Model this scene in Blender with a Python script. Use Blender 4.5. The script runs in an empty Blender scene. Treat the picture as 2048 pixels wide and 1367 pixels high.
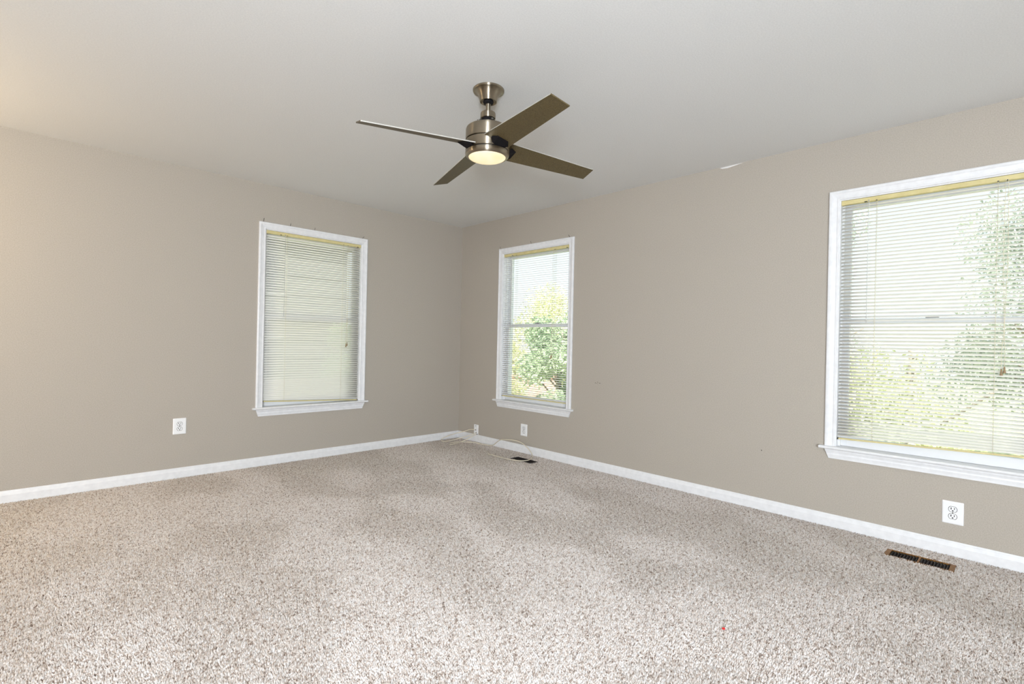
import bpy, bmesh, math, random
import numpy as np
from mathutils import Vector, Matrix
random.seed(7)
S = bpy.context.scene
COL = S.collection
PI = math.pi

# ------------------------------------------------------------------ camera
FPX, YAW, PITCH, ROLL = 1015.6625, 0.798773, 0.001021, 0.021643
CAM = Vector((-3.7035, -4.6705, 1.1144))
fw = Vector((math.cos(PITCH) * math.cos(YAW), math.cos(PITCH) * math.sin(YAW), math.sin(PITCH)))
r0 = Vector((math.sin(YAW), -math.cos(YAW), 0))
u0 = r0.cross(fw)
rt = r0 * math.cos(ROLL) + u0 * math.sin(ROLL)
up = u0 * math.cos(ROLL) - r0 * math.sin(ROLL)
cd = bpy.data.cameras.new('camera')
cam = bpy.data.objects.new('camera', cd)
COL.objects.link(cam)
cd.sensor_width = 36.0
cd.lens = FPX / 2048.0 * 36.0
cd.clip_start = 0.02
M = Matrix((rt, up, -fw)).transposed().to_4x4()
M.translation = CAM
cam.matrix_world = M
S.camera = cam

# ------------------------------------------------------------------ world, sun, lamps, exposure
S.view_settings.view_transform = 'Standard'
S.view_settings.look = 'None'
S.view_settings.exposure = 0.0
S.view_settings.gamma = 1.0
S.view_settings.use_curve_mapping = False

w = bpy.data.worlds.new('sky')
S.world = w
w.use_nodes = True
wn = w.node_tree.nodes
wl = w.node_tree.links
bg = wn['Background']
tc = wn.new('ShaderNodeTexCoord')
sx = wn.new('ShaderNodeSeparateXYZ')
cr = wn.new('ShaderNodeValToRGB')
cr.color_ramp.elements[0].position = 0.0
cr.color_ramp.elements[0].color = (0.95, 0.98, 1.0, 1)
cr.color_ramp.elements[1].position = 0.9
cr.color_ramp.elements[1].color = (0.55, 0.75, 1.0, 1)
wl.new(tc.outputs['Generated'], sx.inputs[0])
wl.new(sx.outputs['Z'], cr.inputs[0])
wl.new(cr.outputs[0], bg.inputs['Color'])
bg.inputs['Strength'].default_value = 1.3


def lamp(name, kind, loc, aim, power, color, size=0.1, size_y=None):
    d = bpy.data.lights.new(name, kind)
    d.energy = power
    d.color = color
    if kind == 'AREA':
        d.shape = 'RECTANGLE'
        d.size = size
        d.size_y = size_y or size
    elif kind == 'POINT':
        d.shadow_soft_size = size
    o = bpy.data.objects.new(name, d)
    COL.objects.link(o)
    o.location = loc
    o.rotation_euler = (Vector(aim) - Vector(loc)).to_track_quat('-Z', 'Y').to_euler()
    return o


sun = lamp('sun', 'SUN', (0, 0, 20), (9, 10, 7), 17.0, (1.0, 0.95, 0.85))
sun.data.angle = 0.03
# broad cool fill light added unseen behind the camera; no opening there
lamp('rear_fill', 'AREA', (-7.2, -8.25, 1.2), (-1.6, -2.0, 1.3), 560, (0.88, 0.94, 1.0), 2.2, 2.0)
# the photographer's strobe behind the camera: it throws the soft blade shadows on the ceiling
lamp('strobe', 'AREA', (-4.40, -5.42, 1.22), (-1.4, -1.9, 1.25), 92, (0.78, 0.88, 1.0), 0.40, 0.40)
# warm hall lamp beyond the left frame edge
lamp('hall_lamp', 'POINT', (-4.75, -0.75, 1.75), (0, 0, 0), 30, (1.0, 0.76, 0.46), 0.12)


# ------------------------------------------------------------------ materials
def mat(name):
    m = bpy.data.materials.new(name)
    m.use_nodes = True
    return m, m.node_tree.nodes, m.node_tree.links, m.node_tree.nodes['Principled BSDF']


def plain(name, col, rough=0.5, metal=0.0, spec=0.5):
    m, n, l, b = mat(name)
    b.inputs['Base Color'].default_value = (*col, 1)
    b.inputs['Roughness'].default_value = rough
    b.inputs['Metallic'].default_value = metal
    b.inputs['Specular IOR Level'].default_value = spec
    return m


def noisy(name, stops, scale, detail=3.0, rough=0.7, bump=0.0, bumpscale=None, dist=0.002, rough_n=0.6, spec=0.3, metal=0.0):
    """colour from a noise texture on object coordinates plus a bump"""
    m, n, l, b = mat(name)
    t = n.new('ShaderNodeTexCoord')
    nz = n.new('ShaderNodeTexNoise')
    nz.inputs['Scale'].default_value = scale
    nz.inputs['Detail'].default_value = detail
    nz.inputs['Roughness'].default_value = rough_n
    l.new(t.outputs['Object'], nz.inputs['Vector'])
    c = n.new('ShaderNodeValToRGB')
    e = c.color_ramp.elements
    e[0].position, e[0].color = stops[0][0], (*stops[0][1], 1)
    e[1].position, e[1].color = stops[-1][0], (*stops[-1][1], 1)
    for p, q in stops[1:-1]:
        k = e.new(p)
        k.color = (*q, 1)
    l.new(nz.outputs['Fac'], c.inputs[0])
    l.new(c.outputs[0], b.inputs['Base Color'])
    b.inputs['Roughness'].default_value = rough
    b.inputs['Specular IOR Level'].default_value = spec
    b.inputs['Metallic'].default_value = metal
    if bump:
        bz = n.new('ShaderNodeTexNoise')
        bz.inputs['Scale'].default_value = bumpscale or scale
        bz.inputs['Detail'].default_value = 2
        l.new(t.outputs['Object'], bz.inputs['Vector'])
        bp = n.new('ShaderNodeBump')
        bp.inputs['Strength'].default_value = bump
        bp.inputs['Distance'].default_value = dist
        l.new(bz.outputs['Fac'], bp.inputs['Height'])
        l.new(bp.outputs[0], b.inputs['Normal'])
    return m


def srgb(r, g, b):
    f = lambda v: (v / 255 / 12.92) if v / 255 <= 0.04045 else ((v / 255 + 0.055) / 1.055) ** 2.4
    return (f(r), f(g), f(b))


M_WALL = noisy('greige_wall_paint', [(0.3, srgb(168, 160, 148)), (0.7, srgb(185, 177, 166))], 170, 3, 0.75, 0.25, 260, 0.0012, 0.7)
M_CEIL = noisy('white_ceiling_paint', [(0.3, srgb(225, 225, 223)), (0.7, srgb(236, 236, 234))], 150, 3, 0.85, 0.2, 240, 0.0012, 0.7)
M_TRIM = noisy('white_trim_paint', [(0.3, srgb(226, 226, 227)), (0.7, srgb(234, 234, 235))], 30, 2, 0.35, 0.05, 60, 0.001, 0.5, 0.5)
M_VINYL = plain('white_sash', srgb(226, 227, 230), 0.35)
M_PLATE = plain('white_plastic', srgb(240, 240, 240), 0.3)
M_DARK = plain('dark_slot', (0.012, 0.011, 0.01), 0.6)
M_HEAD = noisy('cream_painted_steel', [(0.3, srgb(206, 192, 138)), (0.7, srgb(216, 204, 152))], 20, 2, 0.4, 0.0)
M_CORD = plain('cream_cord', srgb(222, 215, 190), 0.7)
M_TASSEL = plain('tan_tassel', srgb(150, 125, 92), 0.5)
M_COAX = plain('beige_cable_jacket', srgb(224, 214, 192), 0.45)
M_BRASS = noisy('aged_brass', [(0.3, (0.20, 0.085, 0.012)), (0.7, (0.33, 0.15, 0.03))], 60, 2, 0.45, 0.1, 90, 0.001, 0.5, 0.5, 0.5)
M_LOUVER = plain('dark_bronze_louver', (0.010, 0.006, 0.005), 0.6, 0.2)
M_NAIL = plain('black_nail', (0.015, 0.014, 0.013), 0.5, 0.5)
M_RED = plain('red_lint', (0.7, 0.02, 0.02), 0.7)
M_SCUFF = plain('scuff_mark', (0.06, 0.05, 0.04), 0.9)
M_SMEAR = plain('paint_smear', srgb(228, 226, 224), 0.8)
M_LOCK = plain('sash_lock_metal', (0.16, 0.15, 0.13), 0.4, 0.6)
M_BRACKET = plain('black_blade_bracket', (0.008, 0.007, 0.008), 0.7, 0.0, 0.15)
M_EDGE = plain('silver_blade_edge', srgb(186, 182, 174), 0.45, 0.2)
M_BLADE = noisy('bronze_blade', [(0.36, (0.045, 0.032, 0.010)), (0.64, (0.17, 0.125, 0.055))], 330, 3, 0.45, 0.15, 420, 0.0006, 0.7, 0.5, 0.1)


def nickel():
    m, n, l, b = mat('brushed_nickel')
    b.inputs['Base Color'].default_value = (0.38, 0.33, 0.255, 1)
    b.inputs['Metallic'].default_value = 1.0
    b.inputs['Roughness'].default_value = 0.33
    b.inputs['Anisotropic'].default_value = 1.0
    b.inputs['Anisotropic Rotation'].default_value = 0.25
    t = n.new('ShaderNodeTangent')
    t.direction_type = 'RADIAL'
    t.axis = 'Z'
    l.new(t.outputs[0], b.inputs['Tangent'])
    tc = n.new('ShaderNodeTexCoord')
    mp = n.new('ShaderNodeMapping')
    mp.inputs['Scale'].default_value = (8, 8, 900)
    nz = n.new('ShaderNodeTexNoise')
    nz.inputs['Scale'].default_value = 1.0
    l.new(tc.outputs['Object'], mp.inputs[0])
    l.new(mp.outputs[0], nz.inputs['Vector'])
    bp = n.new('ShaderNodeBump')
    bp.inputs['Strength'].default_value = 0.08
    bp.inputs['Distance'].default_value = 0.0005
    l.new(nz.outputs['Fac'], bp.inputs['Height'])
    l.new(bp.outputs[0], b.inputs['Normal'])
    return m


M_NICKEL = nickel()


def bowl_mat():
    m, n, l, b = mat('lit_frosted_bowl')
    b.inputs['Base Color'].default_value = (0.35, 0.33, 0.28, 1)
    b.inputs['Roughness'].default_value = 0.35
    t = n.new('ShaderNodeTexCoord')
    nz = n.new('ShaderNodeTexNoise')
    nz.inputs['Scale'].default_value = 9
    c = n.new('ShaderNodeValToRGB')
    c.color_ramp.elements[0].position = 0.35
    c.color_ramp.elements[0].color = (1.0, 0.80, 0.42, 1)
    c.color_ramp.elements[1].position = 0.6
    c.color_ramp.elements[1].color = (1.0, 0.90, 0.60, 1)
    l.new(t.outputs['Object'], nz.inputs['Vector'])
    l.new(nz.outputs['Fac'], c.inputs[0])
    l.new(c.outputs[0], b.inputs['Emission Color'])
    b.inputs['Emission Strength'].default_value = 0.85
    return m


M_BOWL = bowl_mat()


def glass():
    m, n, l, b = mat('window_glass')
    n.remove(b)
    tr = n.new('ShaderNodeBsdfTransparent')
    gl = n.new('ShaderNodeBsdfGlossy')
    gl.inputs['Roughness'].default_value = 0.02
    lw = n.new('ShaderNodeLayerWeight')
    pw = n.new('ShaderNodeMath')
    pw.operation = 'POWER'
    pw.inputs[1].default_value = 4.0
    l.new(lw.outputs['Facing'], pw.inputs[0])
    fr = n.new('ShaderNodeMath')
    fr.operation = 'MULTIPLY_ADD'
    fr.inputs[1].default_value = 0.8
    fr.inputs[2].default_value = 0.03
    l.new(pw.outputs[0], fr.inputs[0])
    mx = n.new('ShaderNodeMixShader')
    tr.inputs['Color'].default_value = (0.95, 0.97, 0.96, 1)
    l.new(fr.outputs[0], mx.inputs[0])
    l.new(tr.outputs[0], mx.inputs[1])
    l.new(gl.outputs[0], mx.inputs[2])
    l.new(mx.outputs[0], n['Material Output'].inputs[0])
    return m


M_GLASS = glass()


def translucent(name, col, tcol, k, stops=None, scale=1.0):
    m, n, l, b = mat(name)
    b.inputs['Base Color'].default_value = (*col, 1)
    b.inputs['Roughness'].default_value = 0.45
    tl = n.new('ShaderNodeBsdfTranslucent')
    tl.inputs['Color'].default_value = (*tcol, 1)
    if stops:
        t = n.new('ShaderNodeTexCoord')
        nz = n.new('ShaderNodeTexNoise')
        nz.inputs['Scale'].default_value = scale
        c = n.new('ShaderNodeValToRGB')
        c.color_ramp.elements[0].position, c.color_ramp.elements[0].color = 0.35, (*stops[0], 1)
        c.color_ramp.elements[1].position, c.color_ramp.elements[1].color = 0.65, (*stops[1], 1)
        l.new(t.outputs['Object'], nz.inputs['Vector'])
        l.new(nz.outputs['Fac'], c.inputs[0])
        l.new(c.outputs[0], b.inputs['Base Color'])
        l.new(c.outputs[0], tl.inputs['Color'])
    mx = n.new('ShaderNodeMixShader')
    mx.inputs[0].default_value = k
    l.new(b.outputs[0], mx.inputs[1])
    l.new(tl.outputs[0], mx.inputs[2])
    l.new(mx.outputs[0], n['Material Output'].inputs[0])
    return m


M_SLAT = translucent('cream_slat', srgb(249, 247, 240), srgb(248, 246, 238), 0.28)


def carpet():
    m, n, l, b = mat('beige_flecked_carpet')
    t = n.new('ShaderNodeTexCoord')
    def noise(sc, det=2, ro=0.5, src=None):
        z = n.new('ShaderNodeTexNoise')
        z.inputs['Scale'].default_value = sc
        z.inputs['Detail'].default_value = det
        z.inputs['Roughness'].default_value = ro
        l.new(src or t.outputs['Object'], z.inputs['Vector'])
        return z
    def ramp(fac, stops):
        c = n.new('ShaderNodeValToRGB')
        e = c.color_ramp.elements
        e[0].position, e[0].color = stops[0][0], (*stops[0][1], 1)
        e[1].position, e[1].color = stops[-1][0], (*stops[-1][1], 1)
        for p, q in stops[1:-1]:
            k = e.new(p)
            k.color = (*q, 1)
        l.new(fac, c.inputs[0])
        return c
    def mix(kind, fac, a, bb):
        x = n.new('ShaderNodeMix')
        x.data_type = 'RGBA'
        x.blend_type = kind
        x.inputs[0].default_value = fac
        l.new(a, x.inputs[6])
        l.new(bb, x.inputs[7])
        return x.outputs[2]
    fine = noise(60, 5, 0.72)
    vo = n.new('ShaderNodeTexVoronoi')             # one cell per yarn tuft
    vo.inputs['Scale'].default_value = 150
    l.new(t.outputs['Object'], vo.inputs['Vector'])
    sp = n.new('ShaderNodeSeparateColor')
    l.new(vo.outputs['Color'], sp.inputs[0])
    fm = n.new('ShaderNodeMix')
    fm.inputs[0].default_value = 0.40
    l.new(fine.outputs['Fac'], fm.inputs[2])
    l.new(sp.outputs[0], fm.inputs[3])
    base = ramp(fm.outputs[0], [(0.25, srgb(108, 92, 82)), (0.36, srgb(176, 161, 150)), (0.47, srgb(226, 216, 208)), (0.68, srgb(252, 248, 244))])
    # tread and vacuum marks: pile sheen painted into the colour in soft broad patches
    mp = n.new('ShaderNodeMapping')
    mp.inputs['Rotation'].default_value = (0, 0, math.radians(38))
    mp.inputs['Scale'].default_value = (1.0, 1.5, 1)
    l.new(t.outputs['Object'], mp.inputs[0])
    big = noise(1.7, 3, 0.5, mp.outputs[0])
    pat = ramp(big.outputs['Fac'], [(0.40, (0.82, 0.80, 0.785)), (0.47, (0.90, 0.89, 0.88)), (0.51, (1.0, 1.0, 1.0))])
    mid = noise(11, 3, 0.6)
    mott = ramp(mid.outputs['Fac'], [(0.3, (0.88, 0.87, 0.86)), (0.6, (1.0, 1.0, 1.0))])
    c = mix('MULTIPLY', 1.0, base.outputs[0], pat.outputs[0])
    c = mix('MULTIPLY', 1.0, c, mott.outputs[0])
    l.new(c, b.inputs['Base Color'])
    b.inputs['Roughness'].default_value = 0.95
    b.inputs['Specular IOR Level'].default_value = 0.1
    b.inputs['Sheen Weight'].default_value = 0.15
    bp = n.new('ShaderNodeBump')
    bp.inputs['Strength'].default_value = 0.7
    bp.inputs['Distance'].default_value = 0.005
    l.new(fm.outputs[0], bp.inputs['Height'])
    l.new(bp.outputs[0], b.inputs['Normal'])
    return m


M_CARPET = carpet()
M_PILE = noisy('carpet_yarn', [(0.36, srgb(142, 122, 109)), (0.42, srgb(212, 195, 182)), (0.48, srgb(243, 231, 221)), (0.58, srgb(253, 247, 242))], 75, 4, 0.95, 0.0, None, 0.002, 0.7, 0.05)



# ------------------------------------------------------------------ mesh helpers
def link(name, bm, m, parent=None, smooth=False):
    me = bpy.data.meshes.new(name)
    bmesh.ops.recalc_face_normals(bm, faces=bm.faces)
    bm.to_mesh(me)
    bm.free()
    for k in (m if isinstance(m, (list, tuple)) else [m]):
        me.materials.append(k)
    if smooth:
        for p in me.polygons:
            p.use_smooth = True
    o = bpy.data.objects.new(name, me)
    COL.objects.link(o)
    if parent:
        o.parent = parent
    return o


def tag(o, label=None, cat=None, group=None, kind=None):
    if label:
        o['label'] = label
    if cat:
        o['category'] = cat
    if group:
        o['group'] = group
    if kind:
        o['kind'] = kind
    return o


def empty(name, loc=(0, 0, 0), rz=0.0):
    o = bpy.data.objects.new(name, None)
    COL.objects.link(o)
    o.location = loc
    o.rotation_euler = (0, 0, rz)
    o.empty_display_size = 0.05
    return o


def box(bm, x0, x1, y0, y1, z0, z1, bev=0.0):
    b2 = bmesh.new()
    bmesh.ops.create_cube(b2, size=1.0)
    for v in b2.verts:
        v.co = Vector(((x0 + x1) / 2 + v.co.x * (x1 - x0), (y0 + y1) / 2 + v.co.y * (y1 - y0), (z0 + z1) / 2 + v.co.z * (z1 - z0)))
    if bev:
        bmesh.ops.bevel(b2, geom=b2.edges[:], offset=bev, segments=2, profile=0.5, affect='EDGES')
    join(bm, b2)


def join(bm, b2):
    mp = {}
    for v in b2.verts:
        mp[v] = bm.verts.new(v.co)
    for f in b2.faces:
        try:
            g = bm.faces.new([mp[v] for v in f.verts])
            g.smooth = f.smooth
            g.material_index = f.material_index
        except ValueError:
            pass
    b2.free()


def lathe(bm, prof, seg=48, c=(0, 0), cap=True):
    """revolve (r, z) points about a vertical axis"""
    rings = []
    for r, z in prof:
        if r < 1e-6:
            rings.append([bm.verts.new((c[0], c[1], z))])
        else:
            rings.append([bm.verts.new((c[0] + r * math.cos(2 * PI * i / seg), c[1] + r * math.sin(2 * PI * i / seg), z)) for i in range(seg)])
    for a, b in zip(rings[:-1], rings[1:]):
        for i in range(seg):
            j = (i + 1) % seg
            if len(a) == 1 and len(b) == 1:
                continue
            if len(a) == 1:
                bm.faces.new([a[0], b[j], b[i]])
            elif len(b) == 1:
                bm.faces.new([a[i], a[j], b[0]])
            else:
                bm.faces.new([a[i], a[j], b[j], b[i]])
    if cap:
        if len(rings[0]) > 1:
            bm.faces.new(rings[0][::-1])
        if len(rings[-1]) > 1:
            bm.faces.new(rings[-1])


def sweep(bm, pts, rad, seg=8, sub=6):
    """round tube along a Catmull-Rom curve; rad a number or a list per point"""
    P = [Vector(p) for p in pts]
    if sub > 1 and len(P) > 2:
        Q = []
        for i in range(len(P) - 1):
            a = P[max(i - 1, 0)]
            b, c = P[i], P[i + 1]
            d = P[min(i + 2, len(P) - 1)]
            for k in range(sub):
                t = k / sub
                Q.append(0.5 * ((2 * b) + (c - a) * t + (2 * a - 5 * b + 4 * c - d) * t * t + (3 * b - a - 3 * c + d) * t ** 3))
        Q.append(P[-1])
        P = Q
    n = None
    rings = []
    for i, p in enumerate(P):
        d = (P[min(i + 1, len(P) - 1)] - P[max(i - 1, 0)]).normalized()
        if n is None:
            n = d.cross(Vector((0, 0, 1)))
            if n.length < 1e-3:
                n = d.cross(Vector((1, 0, 0)))
        n = (n - d * n.dot(d)).normalized()
        b = d.cross(n)
        r = rad
        rings.append([bm.verts.new(p + (n * math.cos(2 * PI * k / seg) + b * math.sin(2 * PI * k / seg)) * r) for k in range(seg)])
    for a, b in zip(rings[:-1], rings[1:]):
        for i in range(seg):
            j = (i + 1) % seg
            f = bm.faces.new([a[i], a[j], b[j], b[i]])
            f.smooth = True
    bm.faces.new(rings[0][::-1])
    bm.faces.new(rings[-1])


def slab(bm, fn, us, vs, holes, d):
    """flat slab with rectangular holes; fn(u, v, w) -> point, w from 0 to d"""
    U = sorted(set(us) | {h[0] for h in holes} | {h[1] for h in holes})
    V = sorted(set(vs) | {h[2] for h in holes} | {h[3] for h in holes})
    def solid(i, j):
        if i < 0 or j < 0 or i >= len(U) - 1 or j >= len(V) - 1:
            return False
        cu, cv = (U[i] + U[i + 1]) / 2, (V[j] + V[j + 1]) / 2
        return not any(h[0] < cu < h[1] and h[2] < cv < h[3] for h in holes)
    cache = {}
    def vt(i, j, w):
        if (i, j, w) not in cache:
            cache[(i, j, w)] = bm.verts.new(fn(U[i], V[j], w))
        return cache[(i, j, w)]
    for i in range(len(U) - 1):
        for j in range(len(V) - 1):
            if not solid(i, j):
                continue
            bm.faces.new([vt(i, j, 0), vt(i + 1, j, 0), vt(i + 1, j + 1, 0), vt(i, j + 1, 0)])
            bm.faces.new([vt(i, j, d), vt(i, j + 1, d), vt(i + 1, j + 1, d), vt(i + 1, j, d)])
            for (di, dj, a, b) in ((-1, 0, (i, j), (i, j + 1)), (1, 0, (i + 1, j), (i + 1, j + 1)), (0, -1, (i, j), (i + 1, j)), (0, 1, (i, j + 1), (i + 1, j + 1))):
                if not solid(i + di, j + dj):
                    bm.faces.new([vt(*a, 0), vt(*b, 0), vt(*b, d), vt(*a, d)])


def extrude_profile(bm, prof, a, b, fn):
    """prof: closed list of (p, q); sweep straight from a to b; fn(t, p, q) -> point"""
    A = [bm.verts.new(fn(a, p, q)) for p, q in prof]
    B = [bm.verts.new(fn(b, p, q)) for p, q in prof]
    k = len(prof)
    for i in range(k):
        j = (i + 1) % k
        bm.faces.new([A[i], A[j], B[j], B[i]])
    bm.faces.new(A[::-1])
    bm.faces.new(B)


# ------------------------------------------------------------------ room shell
H = 2.44
XW, YW = -7.6, -8.7          # the two unseen walls behind the camera
TH = 0.16
# window openings, along each wall (u measured from the corner towards the room)
Z0, Z1 = 0.505, 2.056
W1 = (-2.172, -1.265)        # x on the left wall
W2 = (-1.630, -0.697)        # y on the right wall
W3 = (-4.716, -3.806)
W2 = (-1.162 - 0.4555, -1.162 + 0.4555)

bm = bmesh.new()
slab(bm, lambda u, v, d: (u, d, v), (XW - TH, TH), (-0.05, H + 0.05), [(W1[0], W1[1], Z0, Z1)], TH)
tag(link('wall_left', bm, M_WALL), 'greige painted wall on the left with one window and an outlet', 'wall', kind='structure')
bm = bmesh.new()
slab(bm, lambda u, v, d: (d, u, v), (YW - TH, 0.0), (-0.05, H + 0.05), [(W2[0], W2[1], Z0, Z1), (W3[0], W3[1], Z0, Z1)], TH)
wall_right = tag(link('wall_right', bm, M_WALL), 'greige painted wall on the right with two windows and two outlets', 'wall', kind='structure')
bm = bmesh.new()
slab(bm, lambda u, v, d: (XW - d, u, v), (YW - TH, 0.0), (-0.05, H + 0.05), [], TH)
tag(link('wall_rear', bm, M_WALL), 'greige wall out of view behind the camera on the left', 'wall', kind='structure')
bm = bmesh.new()
slab(bm, lambda u, v, d: (u, YW - d, v), (XW, 0.0), (-0.05, H + 0.05), [], TH)
tag(link('wall_back', bm, M_WALL), 'greige wall out of view behind the camera', 'wall', kind='structure')
bm = bmesh.new()
slab(bm, lambda u, v, d: (u, v, H + d), (XW, 0.0), (YW, 0.0), [], 0.2)
tag(link('ceiling', bm, M_CEIL), 'flat white painted ceiling with the fan hanging from it', 'ceiling', kind='structure')
REG = [(-0.270, -0.155, -4.404, -4.110), (-0.280, -0.165, -1.432, -1.152)]
bm = bmesh.new()
slab(bm, lambda u, v, d: (u, v, -0.009 - d), (XW, 0.0), (YW, 0.0), [(a, b, c, d) for a, b, c, d in REG], 0.06)
tag(link('floor', bm, M_CARPET), 'beige flecked wall to wall carpet with vacuum and tread marks', 'carpet', kind='structure')

# cut pile: one leaning, three-sided yarn tuft every few millimetres over the part of the floor in view
def make_pile():
    rng = np.random.default_rng(5)
    sp = 0.0070
    gx, gy = np.meshgrid(np.arange(-5.2, -0.016, sp), np.arange(-5.9, -0.016, sp))
    x, y = gx.ravel(), gy.ravel()
    x = np.minimum(x + rng.uniform(-0.45, 0.45, x.size) * sp, -0.0165)
    y = np.minimum(y + rng.uniform(-0.45, 0.45, y.size) * sp, -0.0165)
    keep = (x + y) > -10.3
    for a, b, c, d in REG:
        keep &= ~((x > a - 0.002) & (x < b + 0.002) & (y > c - 0.002) & (y < d + 0.002))
    x, y = x[keep], y[keep]
    n = x.size
    # the nap lies differently from one vacuum stroke or footstep to the next
    fld = np.zeros(n)
    for k in range(14):
        f = rng.uniform(3.0, 18.0)
        th = rng.uniform(0, 2 * np.pi)
        fld += np.sin(f * (x * np.cos(th) + y * np.sin(th)) + rng.uniform(0, 6.28)) / (1 + 0.12 * f)
    nap = np.tanh(fld * 1.6)
    lx = nap * 0.0012 + rng.normal(0, 0.0025, n)
    ly = nap * 0.0014 + rng.normal(0, 0.0025, n)
    h = rng.uniform(0.0080, 0.0120, n)
    r = rng.uniform(0.0045, 0.0061, n)
    a0 = rng.uniform(0, 2 * np.pi, n)
    zb = -0.0085
    V = np.empty((n, 4, 3), dtype=np.float32)
    for k in range(3):
        V[:, k, 0] = np.minimum(x + r * np.cos(a0 + k * 2.0944), -0.0142)
        V[:, k, 1] = np.minimum(y + r * np.sin(a0 + k * 2.0944), -0.0142)
        V[:, k, 2] = zb
    V[:, 3, 0] = np.minimum(x + lx, -0.0142)
    V[:, 3, 1] = np.minimum(y + ly, -0.0142)
    V[:, 3, 2] = zb + h
    base = (np.arange(n, dtype=np.int32) * 4)[:, None]
    F = np.stack([base[:, 0] + q for q in (0, 1, 3, 1, 2, 3, 2, 0, 3)], axis=1).astype(np.int32).ravel()
    me = bpy.data.meshes.new('carpet_pile')
    me.vertices.add(n * 4)
    me.vertices.foreach_set('co', V.ravel())
    me.loops.add(n * 9)
    me.loops.foreach_set('vertex_index', F)
    me.polygons.add(n * 3)
    me.polygons.foreach_set('loop_start', np.arange(0, n * 9, 3, dtype=np.int32))
    me.update(calc_edges=True)
    me.materials.append(M_PILE)
    o = bpy.data.objects.new('carpet_pile', me)
    COL.objects.link(o)
    return o


tag(make_pile(), 'cut pile of the beige carpet, trodden and vacuumed in patches', 'carpet', kind='stuff')

# baseboards: flat board with a small stepped and rounded top
BB = [(0, -0.0095), (0.014, -0.0095), (0.014, 0.047), (0.0125, 0.050), (0.0075, 0.064), (0.0068, 0.069), (0.0058, 0.0715), (0.0045, 0.0757), (0, 0.0757)]
bm = bmesh.new()
extrude_profile(bm, BB, XW, 0.0, lambda t, p, q: (t, -p, q))
tag(link('baseboard_left', bm, M_TRIM), 'white baseboard along the foot of the left wall', 'baseboard', kind='structure')
bm = bmesh.new()
extrude_profile(bm, BB, YW, -0.0125, lambda t, p, q: (-p, t, q))
tag(link('baseboard_right', bm, M_TRIM), 'white baseboard along the foot of the right wall', 'baseboard', kind='structure')

# small marks on the right wall
def wall_patch(bm, pts, d=0.0004):
    A = [bm.verts.new((0.0, y, z)) for y, z in pts]
    B = [bm.verts.new((-d, y, z)) for y, z in pts]
    k = len(pts)
    for i in range(k):
        j = (i + 1) % k
        bm.faces.new([A[i], A[j], B[j], B[i]])
    bm.faces.new(B)
    bm.faces.new(A[::-1])


bm = bmesh.new()
def dash(y, z, dy, dz, th):
    d = Vector((dy, dz))
    n = Vector((-dz, dy)).normalized() * th
    wall_patch(bm, [(y - dy + n.x * .3, z - dz + n.y * .3), (y + n.x, z + n.y), (y + dy, z + dz), (y - n.x, z - n.y)])
dash(-1.945, 0.770, 0.001, 0.006, 0.003)
dash(-1.962, 0.768, 0.005, 0.005, 0.002)
dash(-1.970, 0.778, 0.006, 0.004, 0.0022)
dash(-1.992, 0.771, 0.014, 0.000, 0.0022)
dash(-3.3664, 0.4058, 0.002, 0.006, 0.003)
o = link('scuff_mark', bm, M_SCUFF, wall_right)
o['label'] = 'small dark scuff marks on the wall'
bm = bmesh.new()
wall_patch(bm, [(-3.03, 2.437), (-3.05, 2.4275), (-3.09, 2.424), (-3.14, 2.430), (-3.19, 2.436), (-3.20, 2.438)])
o = link('paint_smear', bm, M_SMEAR, wall_right)
o['label'] = 'white ceiling paint smeared onto the wall top'


# ------------------------------------------------------------------ windows
# local frame: u along the wall (left to right seen from inside), d into the room (+) or out (-), z up
def frameL(u, d, z):      # left wall: seen from inside, right is +x
    return Vector((u, -d, z))


def frameR(u, d, z):      # right wall: seen from inside, right is -y
    return Vector((-d, -u, z))


def lbox(bm, fr, u0, u1, d0, d1, z0, z1, bev=0.0):
    a, b = fr(u0, d0, z0), fr(u1, d1, z1)
    box(bm, min(a.x, b.x), max(a.x, b.x), min(a.y, b.y), max(a.y, b.y), min(a.z, b.z), max(a.z, b.z), bev)


CAS = [(0.000, 0.0), (0.000, 0.009), (0.004, 0.012), (0.010, 0.012), (0.013, 0.010), (0.036, 0.014), (0.041, 0.018), (0.050, 0.018), (0.054, 0.0165), (0.057, 0.013), (0.057, 0.0)]
CW = 0.057


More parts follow.
